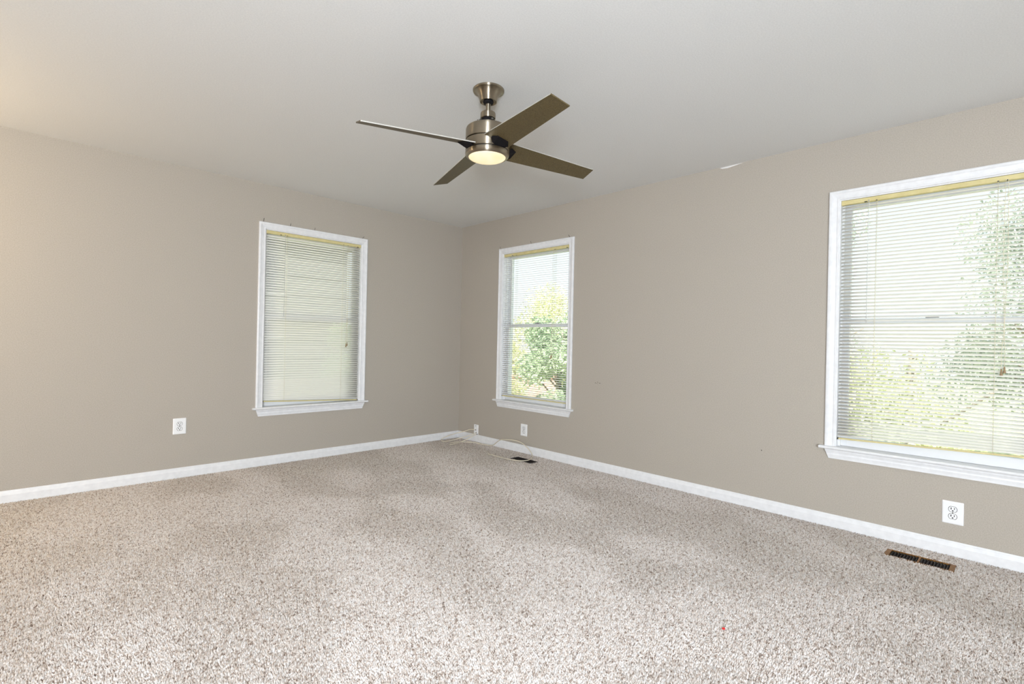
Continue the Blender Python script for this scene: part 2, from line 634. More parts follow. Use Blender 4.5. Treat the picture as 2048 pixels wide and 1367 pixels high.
def make_window(name, fr, a, b, label):
    """a, b: inner opening from left to right in u"""
    root = empty(name, fr((a + b) / 2, 0, 0))
    tag(root, label, 'window', kind='structure')
    inv = Matrix.Translation(-root.location)
    def put(nm, bm, m, par=root, smooth=False):
        if par is root:
            bmesh.ops.transform(bm, matrix=inv, verts=bm.verts)
        else:
            bmesh.ops.transform(bm, matrix=inv, verts=bm.verts)
        return link(nm, bm, m, par, smooth)
    zs, zt = 0.506, 2.056
    # mitred casing: three sides from one profile
    bm = bmesh.new()
    rows = []
    for p, q in CAS:
        rows.append([bm.verts.new(fr(a - p, q, zs)), bm.verts.new(fr(a - p, q, zt + p)), bm.verts.new(fr(b + p, q, zt + p)), bm.verts.new(fr(b + p, q, zs))])
    for i in range(len(CAS)):
        j = (i + 1) % len(CAS)
        for k in range(3):
            bm.faces.new([rows[i][k], rows[i][k + 1], rows[j][k + 1], rows[j][k]])
    bm.faces.new([r[0] for r in rows])
    bm.faces.new([r[3] for r in rows][::-1])
    put('casing', bm, M_TRIM)
    # stool with rounded nose and horns
    bm = bmesh.new()
    nose = [(-0.10, -0.0), (0.036, 0.0), (0.041, -0.004), (0.043, -0.009), (0.041, -0.014), (0.036, -0.018), (-0.10, -0.018)]
    extrude_profile(bm, [(p, q) for p, q in nose if p > 0] + [(0.0, -0.018), (0.0, 0.0)], a - CW - 0.026, b + CW + 0.026, lambda t, p, q: fr(t, p, zs + q))
    lbox(bm, fr, a, b, -0.10, 0.0, zs - 0.001, zs)
    put('stool', bm, M_TRIM)
    # apron with returned ends that slant in
    bm = bmesh.new()
    ap = [(0.0, -0.018), (0.019, -0.018), (0.019, -0.030), (0.016, -0.036), (0.0135, -0.044), (0.015, -0.052), (0.012, -0.066), (0.011, -0.078), (0.0, -0.078)]
    A, B = [], []
    for p, q in ap:
        s = (-q - 0.018) / 0.06 * 0.022
        A.append(bm.verts.new(fr(a - CW + 0.002 + s, p, zs + q)))
        B.append(bm.verts.new(fr(b + CW - 0.002 - s, p, zs + q)))
    for i in range(len(ap)):
        j = (i + 1) % len(ap)
        bm.faces.new([A[i], A[j], B[j], B[i]])
    bm.faces.new(A[::-1])
    bm.faces.new(B)
    put('apron', bm, M_TRIM)
    # jamb lining (inside faces of the opening)
    bm = bmesh.new()
    t = 0.006
    lbox(bm, fr, a, a + t, -TH, 0.0, zs, zt)
    lbox(bm, fr, b - t, b, -TH, 0.0, zs, zt)
    lbox(bm, fr, a + t, b - t, -TH, 0.0, zt - t, zt)
    lbox(bm, fr, a + t, b - t, -TH, -0.1, zs - 0.001, zs + 0.012)
    # stops between the sashes
    lbox(bm, fr, a + t, a + t + 0.012, -0.052, -0.042, zs, zt - t)
    lbox(bm, fr, b - t - 0.012, b - t, -0.052, -0.042, zs, zt - t)
    put('jamb', bm, M_TRIM)
    a2, b2 = a + t, b - t
    zm = 1.292
    def sash(nm, d0, d1, z0, z1, top, bot, st):
        bm = bmesh.new()
        lbox(bm, fr, a2, a2 + st, d0, d1, z0, z1, 0.002)
        lbox(bm, fr, b2 - st, b2, d0, d1, z0, z1, 0.002)
        lbox(bm, fr, a2 + st - 0.002, b2 - st + 0.002, d0, d1, z0, z0 + bot, 0.002)
        lbox(bm, fr, a2 + st - 0.002, b2 - st + 0.002, d0, d1, z1 - top, z1, 0.002)
        s = put(nm, bm, M_VINYL)
        bm = bmesh.new()
        dm = (d0 + d1) / 2
        lbox(bm, fr, a2 + st - 0.004, b2 - st + 0.004, dm - 0.002, dm + 0.002, z0 + bot - 0.004, z1 - top + 0.004)
        put('glass_pane', bm, M_GLASS, s)
        return s
    sash('upper_sash', -0.115, -0.087, zm - 0.018, zt - 0.006, 0.042, 0.034, 0.042)
    lo = sash('lower_sash', -0.083, -0.054, zs + 0.001, zm + 0.018, 0.034, 0.058, 0.048)
    # cam lock on the meeting rail
    bm = bmesh.new()
    mid = (a + b) / 2
    lbox(bm, fr, mid - 0.03, mid + 0.03, -0.080, -0.060, zm + 0.018, zm + 0.023, 0.001)
    lbox(bm, fr, mid - 0.012, mid + 0.012, -0.078, -0.062, zm + 0.023, zm + 0.032, 0.002)
    lbox(bm, fr, mid - 0.034, mid - 0.008, -0.064, -0.056, zm + 0.026, zm + 0.032, 0.001)
    put('sash_lock', bm, M_LOCK, lo)
    return root


make_window('window_1', frameL, W1[0], W1[1], 'white cased double-hung window alone on the left wall')
make_window('window_2', frameR, -W2[1], -W2[0], 'white cased double-hung window on the right wall, next to the corner')
make_window('window_3', frameR, -W3[1], -W3[0], 'white cased double-hung window at the right frame edge, cut off by it')


# ------------------------------------------------------------------ mini blinds
def make_blind(fr, a, b, label, tilt, bl, brr, wand_u, wand_z, cord_u, cord_z, seed, fan=3):
    """a, b opening; bl, brr height of the bottom rail at its left and right end"""
    rnd = random.Random(seed)
    root = empty('mini_blind', fr((a + b) / 2, -0.02, 2.05))
    tag(root, label, 'window blind', 'mini blinds hung in the windows')
    inv = Matrix.Translation(-root.location)
    def put(nm, bm, m, par=root, smooth=False):
        bmesh.ops.transform(bm, matrix=inv, verts=bm.verts)
        return link(nm, bm, m, par, smooth)
    g = 0.010
    a, b = a + g, b - g
    D = -0.022                                     # centre line of the slats
    # head rail: open-topped U channel with rolled lips
    bm = bmesh.new()
    U = [(-0.013, 0.0), (-0.013, -0.024), (-0.011, -0.026), (0.011, -0.026), (0.013, -0.024), (0.013, -0.001), (0.0125, 0.0), (0.0105, 0.0), (0.0105, -0.0015), (0.0118, -0.002), (0.0118, -0.0235), (0.0105, -0.0248), (-0.0105, -0.0248), (-0.0118, -0.0235), (-0.0118, 0.0)]
    extrude_profile(bm, U, a - 0.002, b + 0.002, lambda t, p, q: fr(t, D + p, 2.049 + q))
    hr = put('head_rail', bm, M_HEAD)
    for e0, e1 in ((a - 0.0035, a + 0.016), (b - 0.016, b + 0.0035)):
        bm = bmesh.new()
        lbox(bm, fr, e0, e1, D - 0.015, D + 0.0145, 2.021, 2.0498, 0.001)
        put('mounting_bracket', bm, M_HEAD, hr)
    mid = (a + b) / 2
    lads = (mid - 0.266, mid + 0.266)
    for u, hw_ in ((lads[0] - 0.055, 0.007), (lads[0], 0.0035), (lads[1], 0.0035), (cord_u, 0.006), (b - 0.03, 0.007)):
        bm = bmesh.new()
        lbox(bm, fr, u - hw_, u + hw_, D + 0.006, D + 0.0137, 2.0225, 2.0272)
        put('cord_slot', bm, M_DARK, hr)
    # slats
    pitch = 0.0215
    top = 2.006
    zb = lambda u: bl + (brr - bl) * (u - a) / (b - a)
    low = min(bl, brr)
    nreg = int((top - max(bl, brr) - 0.012) / pitch) - fan
    zreg = top - nreg * pitch                      # below this the slats close up on the (sloping) bottom rail
    extra = int(math.ceil((zreg - low - 0.004) / pitch)) - 1
    n = nreg + extra
    bm = bmesh.new()
    hw, cr_, th = 0.0125, 0.0028, 0.00025
    K = 5
    cuts = [a, lads[0], mid, lads[1], b]
    for i in range(n + 1):
        z = top - i * pitch
        ta = tilt + rnd.uniform(-0.03, 0.03)
        zl, zr = z, z
        if i > nreg:
            k = (i - nreg) / (extra + 0.9)
            zl = zreg + (bl + 0.004 - zreg) * k
            zr = zreg + (brr + 0.004 - zreg) * k
        sg = rnd.uniform(-0.0006, 0.0006)
        rows = []
        for side in (0, 1):
            for u in cuts:
                t = (u - a) / (b - a)
                zz = zl + (zr - zl) * t + (sg if u == mid else 0)
                row = []
                for q in range(K):
                    s = -1 + 2 * q / (K - 1)
                    p = s * hw
                    h = cr_ * (1 - s * s) - (th if side else 0)
                    pd = p * math.cos(ta) - h * math.sin(ta) * 0
                    ph = h * math.cos(ta) - p * math.sin(ta)
                    pd += h * math.sin(ta)
                    row.append(bm.verts.new(fr(u, D + pd, zz + ph)))
                rows.append(row)
        m_ = len(cuts)
        for c in range(m_ - 1):
            for q in range(K - 1):
                f = bm.faces.new([rows[c][q], rows[c][q + 1], rows[c + 1][q + 1], rows[c + 1][q]])
                f.smooth = True
                f = bm.faces.new([rows[m_ + c][q], rows[m_ + c + 1][q], rows[m_ + c + 1][q + 1], rows[m_ + c][q + 1]])
                f.smooth = True
            for q in (0, K - 1):
                bm.faces.new([rows[c][q], rows[c + 1][q], rows[m_ + c + 1][q], rows[m_ + c][q]])
        for c in (0, m_ - 1):
            for q in range(K - 1):
                bm.faces.new([rows[c][q], rows[m_ + c][q], rows[m_ + c][q + 1], rows[c][q + 1]])
    put('slats', bm, M_SLAT)
    # bottom rail, with end caps
    bm = bmesh.new()
    R = [(-0.0125, -0.003), (-0.011, -0.0065), (0.0, -0.008), (0.011, -0.0065), (0.0125, -0.003), (0.0115, 0.002), (0.0, 0.0035), (-0.0115, 0.002)]
    extrude_profile(bm, R, a, b, lambda t, p, q: fr(t, D + p, zb(t) + q))
    br = put('bottom_rail', bm, M_HEAD)
    bm = bmesh.new()
    R2 = [(p * 1.08, (q + 0.002) * 1.12 - 0.002) for p, q in R]
    extrude_profile(bm, R2, a - 0.0015, a + 0.004, lambda t, p, q: fr(t, D + p, zb(a) + q))
    put('end_cap', bm, M_DARK, br)
    bm = bmesh.new()
    extrude_profile(bm, R2, b - 0.004, b + 0.0015, lambda t, p, q: fr(t, D + p, zb(b) + q))
    put('end_cap', bm, M_DARK, br)
    # ladders: front and back thread, rungs, and the lift cord between
    for u in lads:
        bm = bmesh.new()
        for d, r_ in ((0.0138, 0.0007), (-0.0138, 0.0007), (0.0, 0.0008)):
            sweep(bm, [fr(u, D + d, 2.024), fr(u, D + d, zb(u))], r_, 5, 1)
        for i in range(nreg + 1):
            z = top - i * pitch - 0.001
            sweep(bm, [fr(u + 0.0015, D + 0.0138 * math.cos(tilt), z - 0.0125 * math.sin(tilt)), fr(u + 0.0015, D - 0.0138 * math.cos(tilt), z + 0.0125 * math.sin(tilt))], 0.0005, 4, 1)
        put('ladder_cord', bm, M_CORD)
    # tilt wand
    if wand_z:
        bm = bmesh.new()
        sweep(bm, [fr(wand_u, D + 0.018, 2.030), fr(wand_u, D + 0.021, 2.014), fr(wand_u - 0.001, D + 0.0215, wand_z)], 0.0018, 6, 1)
        lbox(bm, fr, wand_u - 0.003, wand_u + 0.003, D + 0.012, D + 0.02, 2.024, 2.034)
        put('tilt_wand', bm, translucent_wand)
    # lift cords, knotted below half way, with tassels
    for s, dz in ((-1, 0.0), (1, 0.012)):
        uu = cord_u + s * 0.006
        zk = cord_z + 0.25
        bm = bmesh.new()
        sweep(bm, [fr(cord_u + s * 0.002, D + 0.013, 2.024), fr(uu, D + 0.0185, 1.99), fr(uu + s * 0.002, D + 0.019, (2.0 + zk) / 2), fr(cord_u + s * 0.001, D + 0.0195, zk), fr(uu - 0.002, D + 0.0195, (cord_z + zk) / 2), fr(uu - 0.002, D + 0.020, cord_z + dz + 0.02)], 0.0011, 5, 5)
        if s < 0:
            sweep(bm, [fr(cord_u, D + 0.0195, zk + 0.008), fr(cord_u + 0.001, D + 0.0205, zk), fr(cord_u, D + 0.0195, zk - 0.008)], 0.003, 6, 3)
        c = put('lift_cord', bm, M_CORD)
        bm = bmesh.new()
        q = fr(uu - 0.002, D + 0.0225, 0)
        lathe(bm, [(0.0015, cord_z + dz + 0.026), (0.003, cord_z + dz + 0.022), (0.004, cord_z + dz + 0.010), (0.0062, cord_z + dz - 0.006), (0.0062, cord_z + dz - 0.009), (0.004, cord_z + dz - 0.009)], 12, (q.x, q.y))
        put('tassel', bm, M_TASSEL, c, True)
    return root


translucent_wand = plain('clear_wand', srgb(225, 225, 218), 0.15)
translucent_wand.node_tree.nodes['Principled BSDF'].inputs['Alpha'].default_value = 0.4
R_ = math.radians
make_blind(frameL, W1[0], W1[1], 'cream mini blind nearly shut in the left wall window, bottom rail sloping', R_(50), 0.555, 0.516, -2.004, 1.30, -1.405, 1.045, 1, 7)
make_blind(frameR, -W2[1], -W2[0], 'cream mini blind with open slats in the window next to the corner', R_(10), 0.549, 0.553, 0.835, 0.95, 1.415, 0.970, 2, 2)
make_blind(frameR, -W3[1], -W3[0], 'cream mini blind in the window at the right frame edge, two cord tassels showing', R_(32), 0.557, 0.585, 3.957, 1.28, 4.562, 1.006, 3, 3)

# ------------------------------------------------------------------ nails above the casings
def nail(p, d, ln, label, group):
    d = Vector(d).normalized()
    o_ = bmesh.new()
    sweep(o_, [(0, 0, 0), d * ln], 0.0013, 6, 1)
    e = d * ln
    sweep(o_, [e, e + d * 0.0015], 0.0028, 8, 1)
    o = link('nail', o_, M_NAIL)
    o.location = p
    tag(o, label, 'nail', group)


g1 = 'nails over the left wall window'
zc = 2.1125
nail((-2.196, -0.008, zc), (0.12, -0.15, 1), 0.030, 'thin black nail at the left end of the left window casing top', g1)
nail((-1.969, -0.008, zc), (0.12, -0.20, 1), 0.022, 'thin black nail, second from the left above the left wall window', g1)
nail((-1.747, -0.008, zc), (0.10, -0.25, 1), 0.022, 'thin black nail, third from the left above the left wall window', g1)
nail((-1.268, -0.008, zc), (0.45, -0.55, 0.75), 0.024, 'tilted black nail at the right end of the left window casing top', g1)
g2 = 'nails over the corner window'
nail((-0.008, -0.672, zc), (-0.2, 0.25, 1), 0.022, 'thin black nail at the corner end of the corner window casing top', g2)
nail((-0.008, -1.122, zc), (-0.2, 0.12, 1), 0.026, 'thin black nail midway along the corner window casing top', g2)
nail((-0.008, -1.622, zc), (-0.45, 0.25, 0.9), 0.024, 'tilted black nail at the right end of the corner window casing top', g2)


# ------------------------------------------------------------------ outlets and cable plate
def rrect(wd, ht, r, k=4):
    pts = []
    for cx, cz, a0 in ((wd / 2 - r, ht / 2 - r, 0), (-wd / 2 + r, ht / 2 - r, 90), (-wd / 2 + r, -ht / 2 + r, 180), (wd / 2 - r, -ht / 2 + r, 270)):
        for i in range(k + 1):
            a = math.radians(a0 + 90 * i / k)
            pts.append((cx + r * math.cos(a), cz + r * math.sin(a)))
    return pts


def loft(bm, rings, fn):
    """rings: list of (outline, depth)"""
    R = [[bm.verts.new(fn(u, d, z)) for u, z in o] for o, d in rings]
    k = len(R[0])
    for a, b in zip(R[:-1], R[1:]):
        for i in range(k):
            j = (i + 1) % k
            bm.faces.new([a[i], a[j], b[j], b[i]])
    bm.faces.new(R[0][::-1])
    bm.faces.new(R[-1])


def lf(fr):
    """local wall frame about the origin"""
    return lambda u, d, z: fr(u, d, z)


def plate_part(name, fr, wd, ht, root):
    bm = bmesh.new()
    loft(bm, [(rrect(wd, ht, 0.004), 0.0), (rrect(wd, ht, 0.004), 0.0025), (rrect(wd - 0.003, ht - 0.003, 0.004), 0.0045), (rrect(wd - 0.012, ht - 0.012, 0.004), 0.006)], fr)
    return link(name, bm, M_PLATE, root)


def make_outlet(fr, u, z, label, wd=0.089, ht=0.125):
    root = empty('electrical_outlet', fr(u, 0, z))
    tag(root, label, 'outlet', 'duplex outlets on the walls')
    plate_part('cover_plate', fr, wd, ht, root)
    for s in (1, -1):
        cz = s * 0.0195
        o = []
        for i in range(28):       # round face with flattened top and bottom
            a = 2 * PI * i / 28
            o.append((0.0172 * math.cos(a), cz + max(-0.0142, min(0.0142, 0.0172 * math.sin(a)))))
        bm = bmesh.new()
        sc = lambda k: [((x) * k, cz + (y - cz) * k) for x, y in o]
        loft(bm, [(sc(1.12), 0.0055), (sc(1.12), 0.0061)], fr)
        bd = link('receptacle_gap', bm, M_GAP, root)
        bm = bmesh.new()
        loft(bm, [(sc(1.0), 0.0055), (sc(1.0), 0.0072), (sc(0.94), 0.0078)], fr)
        rc = link('receptacle', bm, M_PLATE, root)
        bd.parent = root
        bm = bmesh.new()
        lbox(bm, fr, -0.0088, -0.0050, 0.0074, 0.0083, cz - 0.0015, cz + 0.0095)
        lbox(bm, fr, 0.0052, 0.0084, 0.0074, 0.0083, cz - 0.0005, cz + 0.0088)
        c = [(0.0036 * math.cos(2 * PI * i / 12), cz - 0.0078 + 0.0036 * math.sin(2 * PI * i / 12)) for i in range(12)]
        loft(bm, [(c, 0.0074), (c, 0.0083)], fr)
        link('slot', bm, M_DARK, rc)
    bm = bmesh.new()
    c = [(0.0032 * math.cos(2 * PI * i / 12), 0.0032 * math.sin(2 * PI * i / 12)) for i in range(12)]
    loft(bm, [(c, 0.0055), (c, 0.0068)], fr)
    link('screw', bm, M_LOCK, root)


M_GAP = plain('outlet_gap_shadow', srgb(58, 56, 54), 0.7)
make_outlet(frameL, -2.781, 0.4015, 'white duplex outlet on the left wall, left of the window')
make_outlet(frameR, 1.070, 0.228, 'white duplex outlet on the right wall, below the corner window', 0.090, 0.120)
make_outlet(frameR, 4.3735, 0.231, 'white duplex outlet on the right wall, above the brass floor register', 0.091, 0.124)

pr = empty('cable_wall_plate', frameR(0.322, 0, 0.131))
tag(pr, 'white cable wall plate on the right wall just above the baseboard near the corner', 'wall plate')
plate_part('cover_plate', frameR, 0.072, 0.110, pr)
bm = bmesh.new()
c = [(0.0045 * math.cos(2 * PI * i / 12) - 0.004, 0.040 + 0.0045 * math.sin(2 * PI * i / 12)) for i in range(12)]
loft(bm, [(c, 0.005), (c, 0.0068)], frameR)
link('screw', bm, M_DARK, pr)
for zz, uu in ((-0.003, 0.0), (-0.034, 0.012), (-0.048, 0.028)):
    bm = bmesh.new()
    c = [(uu + 0.0055 * math.cos(2 * PI * i / 6), zz + 0.0055 * math.sin(2 * PI * i / 6)) for i in range(6)]
    c2 = [(uu + 0.0042 * math.cos(2 * PI * i / 6), zz + 0.0042 * math.sin(2 * PI * i / 6)) for i in range(6)]
    loft(bm, [(c, 0.005), (c, 0.010), (c2, 0.010), (c2, 0.018)], frameR)
    link('jack', bm, M_LOCK, pr)


# ------------------------------------------------------------------ cables on the carpet
CR = 0.0041
def cable(pts, label):
    bm = bmesh.new()
    p0 = Vector(pts[0])
    sweep(bm, [Vector(p) - p0 for p in pts], CR, 8, 8)
    o = link('coaxial_cable', bm, M_COAX)
    o.location = p0
    tag(o, label, 'cable')


CABLE_A = [(-0.0200, -0.3220, 0.1280), (-0.0264, -0.3031, 0.1305), (-0.0511, -0.2663, 0.1287), (-0.0851, -0.2205, 0.1055), (-0.1452, -0.1493, 0.0805), (-0.1983, -0.0849, 0.0506), (-0.2327, -0.0387, 0.0245), (-0.2470, -0.0190, 0.0088), (-0.2903, -0.0653, 0.0088), (-0.3185, -0.1281, 0.0088), (-0.3055, -0.1590, 0.0088), (-0.2374, -0.1596, 0.0088), (-0.1856, -0.2030, 0.0257), (-0.1360, -0.2442, 0.0457), (-0.0863, -0.2856, 0.0657), (-0.0412, -0.3224, 0.0841), (-0.0200, -0.3360, 0.0970)]
CABLE_B = [(-0.0200, -0.3510, 0.0830), (-0.0476, -0.3345, 0.0680), (-0.0763, -0.3199, 0.0534), (-0.1210, -0.2936, 0.0237), (-0.1635, -0.2697, 0.0088), (-0.2392, -0.3035, 0.0088), (-0.3228, -0.3286, 0.0088), (-0.3688, -0.3320, 0.0088), (-0.3526, -0.2953, 0.0088), (-0.3042, -0.2629, 0.0088), (-0.2445, -0.2584, 0.0088), (-0.1788, -0.2993, 0.0088), (-0.1132, -0.3712, 0.0088), (-0.0738, -0.4734, 0.0088), (-0.0952, -0.4725, 0.0088), (-0.0758, -0.5655, 0.0088), (-0.0578, -0.6223, 0.0088), (-0.0705, -0.6913, 0.0254), (-0.0864, -0.7573, 0.0646), (-0.0981, -0.8273, 0.1026), (-0.0961, -0.9107, 0.1190), (-0.0764, -1.0112, 0.1236), (-0.0670, -1.1018, 0.1128), (-0.0673, -1.1829, 0.0783), (-0.0819, -1.2500, 0.0444), (-0.1141, -1.3000, 0.0204), (-0.1635, -1.3332, 0.0088), (-0.2490, -1.3610, 0.0088), (-0.3095, -1.3285, 0.0088), (-0.3493, -1.2239, 0.0088), (-0.3534, -1.0778, 0.0088), (-0.3492, -0.9176, 0.0088)]
cable(CABLE_A, 'beige coaxial cable looping from the wall plate to the corner and back')
cable(CABLE_B, 'long beige coaxial cable running from the wall plate to a loop over the dark register')

# ------------------------------------------------------------------ floor registers
def make_register(a, b, c, d, label, brass):
    root = empty('floor_register', ((a + b) / 2, (c + d) / 2, -0.012))
    tag(root, label, 'floor vent', 'metal registers set in the carpet')
    inv = Matrix.Translation(-root.location)
    def put(nm, bm, m, par=root):
        bmesh.ops.transform(bm, matrix=inv, verts=bm.verts)
        return link(nm, bm, m, par)
    zt = -0.004
    mf = M_BRASS if brass else M_LOUVER
    bm = bmesh.new()
    e = 0.022
    box(bm, a, b, c, c + e, zt - 0.006, zt, 0.001)
    box(bm, a, b, d - e, d, zt - 0.006, zt, 0.001)
    box(bm, a, a + 0.010, c + e, d - e, zt - 0.006, zt)
    box(bm, b - 0.010, b, c + e, d - e, zt - 0.006, zt)
    put('frame', bm, mf)
    m = (c + d) / 2
    bm = bmesh.new()
    box(bm, a + 0.010, b - 0.010, m - 0.004, m + 0.004, zt - 0.006, zt - 0.0005, 0.0005)
    put('center_bar', bm, mf)
    for lo_, hi_ in ((c + e, m - 0.004), (m + 0.004, d - e)):
        bm = bmesh.new()
        k = 9
        for i in range(k):
            y = lo_ + (hi_ - lo_) * (i + 0.5) / k
            bm2 = bmesh.new()
            box(bm2, a + 0.010, b - 0.010, y - 0.001, y + 0.001, zt - 0.012, zt - 0.0015)
            for v in bm2.verts:
                v.co.y += (v.co.z - zt) * 0.5
            join(bm, bm2)
        put('louvers', bm, M_LOUVER)
    bm = bmesh.new()
    box(bm, a, b, c, d, -0.058, -0.054)
    put('damper', bm, M_DARK)


make_register(*REG[0], 'brass edged floor register in the carpet below the right-hand outlet', True)
make_register(*REG[1], 'dark floor register in the carpet near the corner, under the looped cable', False)

bm = bmesh.new()
bmesh.ops.create_icosphere(bm, subdivisions=2, radius=0.006)
for v in bm.verts:
    v.co.z *= 0.5
    v.co *= 1 + 0.3 * math.sin(v.co.x * 900 + v.co.y * 500)
o = link('lint', bm, M_RED)
o.location = (-1.691, -3.834, 0.006)
tag(o, 'tiny red speck of lint lying on the open carpet', 'lint')


# ------------------------------------------------------------------ ceiling fan
FX, FY = -1.950, -2.652
fan = empty('ceiling_fan', (FX, FY, H))
tag(fan, 'brushed nickel ceiling fan with four bronze blades and a lit bowl', 'ceiling fan')
def fpart(nm, prof, m, par=None, cap=True, seg=64, edge=True):
    bm = bmesh.new()
    lathe(bm, [(r, z - H) for r, z in prof], seg, (0, 0), cap)
    o = link(nm, bm, m, par or fan, True)
    if edge:
        md = o.modifiers.new('edges', 'EDGE_SPLIT')
        md.split_angle = math.radians(32)
    return o


fpart('canopy', [(0.0, 2.4395), (0.080, 2.4395), (0.0825, 2.437), (0.0825, 2.432), (0.080, 2.4285), (0.072, 2.427), (0.067, 2.424), (0.0595, 2.416), (0.0535, 2.406), (0.049, 2.395), (0.0465, 2.384), (0.0455, 2.376), (0.0445, 2.374), (0.0425, 2.374), (0.0415, 2.377), (0.040, 2.384), (0.0, 2.386)], M_NICKEL)
hb = fpart('hanger_ball', [(0.0, 2.392), (0.018, 2.388), (0.027, 2.379), (0.0275, 2.373), (0.022, 2.366), (0.0135, 2.363)], M_BRACKET, edge=False)
fpart('downrod', [(0.0130, 2.375), (0.0130, 2.315)], M_NICKEL)
fpart('coupling_cover', [(0.0125, 2.326), (0.020, 2.325), (0.032, 2.321), (0.0385, 2.316), (0.0400, 2.311), (0.0400, 2.288), (0.039, 2.2862), (0.034, 2.2862)], M_NICKEL)
cl = fpart('coupling', [(0.032, 2.290), (0.033, 2.275), (0.047, 2.268), (0.049, 2.258), (0.042, 2.250)], M_BRACKET)
for k in range(4):
    bm = bmesh.new()
    a = PI / 4 + k * PI / 2 + 0.5
    sweep(bm, [(0.036 * math.cos(a), 0.036 * math.sin(a), 2.276 - H), (0.060 * math.cos(a), 0.060 * math.sin(a), 2.266 - H)], 0.004, 8, 1)
    link('set_screw', bm, M_LOCK, cl)
fpart('motor_housing', [(0.030, 2.257), (0.054, 2.257), (0.0575, 2.254), (0.059, 2.248), (0.063, 2.2455), (0.090, 2.2425), (0.104, 2.238), (0.1115, 2.2315), (0.1148, 2.222), (0.1148, 2.1715), (0.1135, 2.1695), (0.100, 2.1695)], M_NICKEL)
fpart('motor_core', [(0.105, 2.171), (0.105, 2.100)], M_DARK)
fpart('rotor_band', [(0.106, 2.1645), (0.1135, 2.1645), (0.1148, 2.163), (0.1148, 2.1165), (0.1135, 2.115), (0.106, 2.115)], M_NICKEL)
lk = fpart('light_fitter', [(0.100, 2.1095), (0.1135, 2.1095), (0.1148, 2.108), (0.1152, 2.102), (0.1150, 2.095), (0.1135, 2.090), (0.108, 2.0845), (0.102, 2.0820), (0.0985, 2.0815), (0.0975, 2.0825), (0.0972, 2.087)], M_NICKEL)
bprof = [(0.0973, 2.0840)]
for i in range(1, 11):
    a = i / 10
    bprof.append((0.0973 * math.cos(a * PI / 2) if i < 10 else 0.0, 2.0840 - 0.019 * math.sin(a * PI / 2)))
fpart('light_bowl', bprof, M_BOWL, lk, edge=False)

# blades: tapered flat boards, pitched, drooping slightly, square ends
BL = dict(phi=math.radians(75.31), z=2.136, pit=0.2696, wr=0.0711, wt=0.0497, rr=0.1013, L=0.6664, dr=0.0216, th=0.0055)
def blade_pt(t, s, h):
    wd = BL['wr'] + (BL['wt'] - BL['wr']) * t
    r = BL['rr'] + (BL['L'] - BL['rr']) * t
    if t < 0.5:                                   # root end hollowed to clear the round rotor band
        r = max(r, math.sqrt(max(0.119 ** 2 - (s * wd) ** 2, 0.0)) + 0.4 * (r - BL['rr']))
    n = Vector((0, math.sin(BL['pit']), math.cos(BL['pit'])))
    return Vector((r, s * wd * math.cos(BL['pit']), BL['z'] - H - BL['dr'] * t - s * wd * math.sin(BL['pit']))) + n * h


def make_blade_mesh():
    bm = bmesh.new()
    T = [0.0, 0.06, 0.5, 1.0]
    N = 9
    g = {}
    for i, t in enumerate(T):
        for j in range(N):
            for h in (0, 1):
                g[i, j, h] = bm.verts.new(blade_pt(t, -1 + 2 * j / (N - 1), h * BL['th']))
    fs = []
    for i in range(len(T) - 1):
        for j in range(N - 1):
            fs.append((bm.faces.new([g[i, j, 0], g[i, j + 1, 0], g[i + 1, j + 1, 0], g[i + 1, j, 0]]), 0))
            fs.append((bm.faces.new([g[i, j, 1], g[i + 1, j, 1], g[i + 1, j + 1, 1], g[i, j + 1, 1]]), 0))
        for j in (0, N - 1):
            fs.append((bm.faces.new([g[i, j, 0], g[i + 1, j, 0], g[i + 1, j, 1], g[i, j, 1]]), 1))
    for i in (0, len(T) - 1):
        for j in range(N - 1):
            fs.append((bm.faces.new([g[i, j, 0], g[i, j, 1], g[i, j + 1, 1], g[i, j + 1, 0]]), 0))
    for f, k in fs:
        f.material_index = k
    return bm


def make_bracket_mesh():
    """dark plate that comes out of the gap under the rotor band and carries the blade"""
    bm = bmesh.new()
    tp = math.tan(BL['pit'])
    pts = [(0.100, 0.045), (0.124, 0.056), (0.158, 0.038), (0.160, -0.022), (0.126, -0.040), (0.100, -0.020)]
    A, B = [], []
    for x, y in pts:
        zt = BL['z'] - H - y * tp - BL['dr'] * (x - 0.1) / 0.566 - 0.0006
        A.append(bm.verts.new((x, y, (zt if x > 0.11 else min(zt, 2.1145 - H)))))
        B.append(bm.verts.new((x, y, (2.1105 - H) if x < 0.11 else (zt - (0.007 if x < 0.14 else 0.004)))))
    k = len(pts)
    for i in range(k):
        j = (i + 1) % k
        bm.faces.new([A[i], A[j], B[j], B[i]])
    bm.faces.new(A[::-1])
    bm.faces.new(B)
    return bm


b0 = link('blade', make_blade_mesh(), [M_BLADE, M_EDGE], fan)
k0 = link('blade_bracket', make_bracket_mesh(), M_BRACKET, b0)
b0.rotation_euler = (0, 0, BL['phi'])
for k in range(1, 4):
    b = b0.copy()
    COL.objects.link(b)
    b.parent = fan
    b.rotation_euler = (0, 0, BL['phi'] + k * PI / 2)
    c = k0.copy()
    COL.objects.link(c)
    c.parent = b
# ------------------------------------------------------------------ outdoors, seen through the blinds
M_LAWN = noisy('sunlit_lawn', [(0.3, (0.30, 0.33, 0.17)), (0.7, (0.50, 0.52, 0.32))], 6, 4, 0.9, 0.4, 40, 0.03, 0.7, 0.1)
bm = bmesh.new()
box(bm, -30, 45, -30, 45, -1.3, -1.0)
tag(link('lawn', bm, M_LAWN), 'sunlit green lawn outside below the windows', 'lawn', kind='structure')

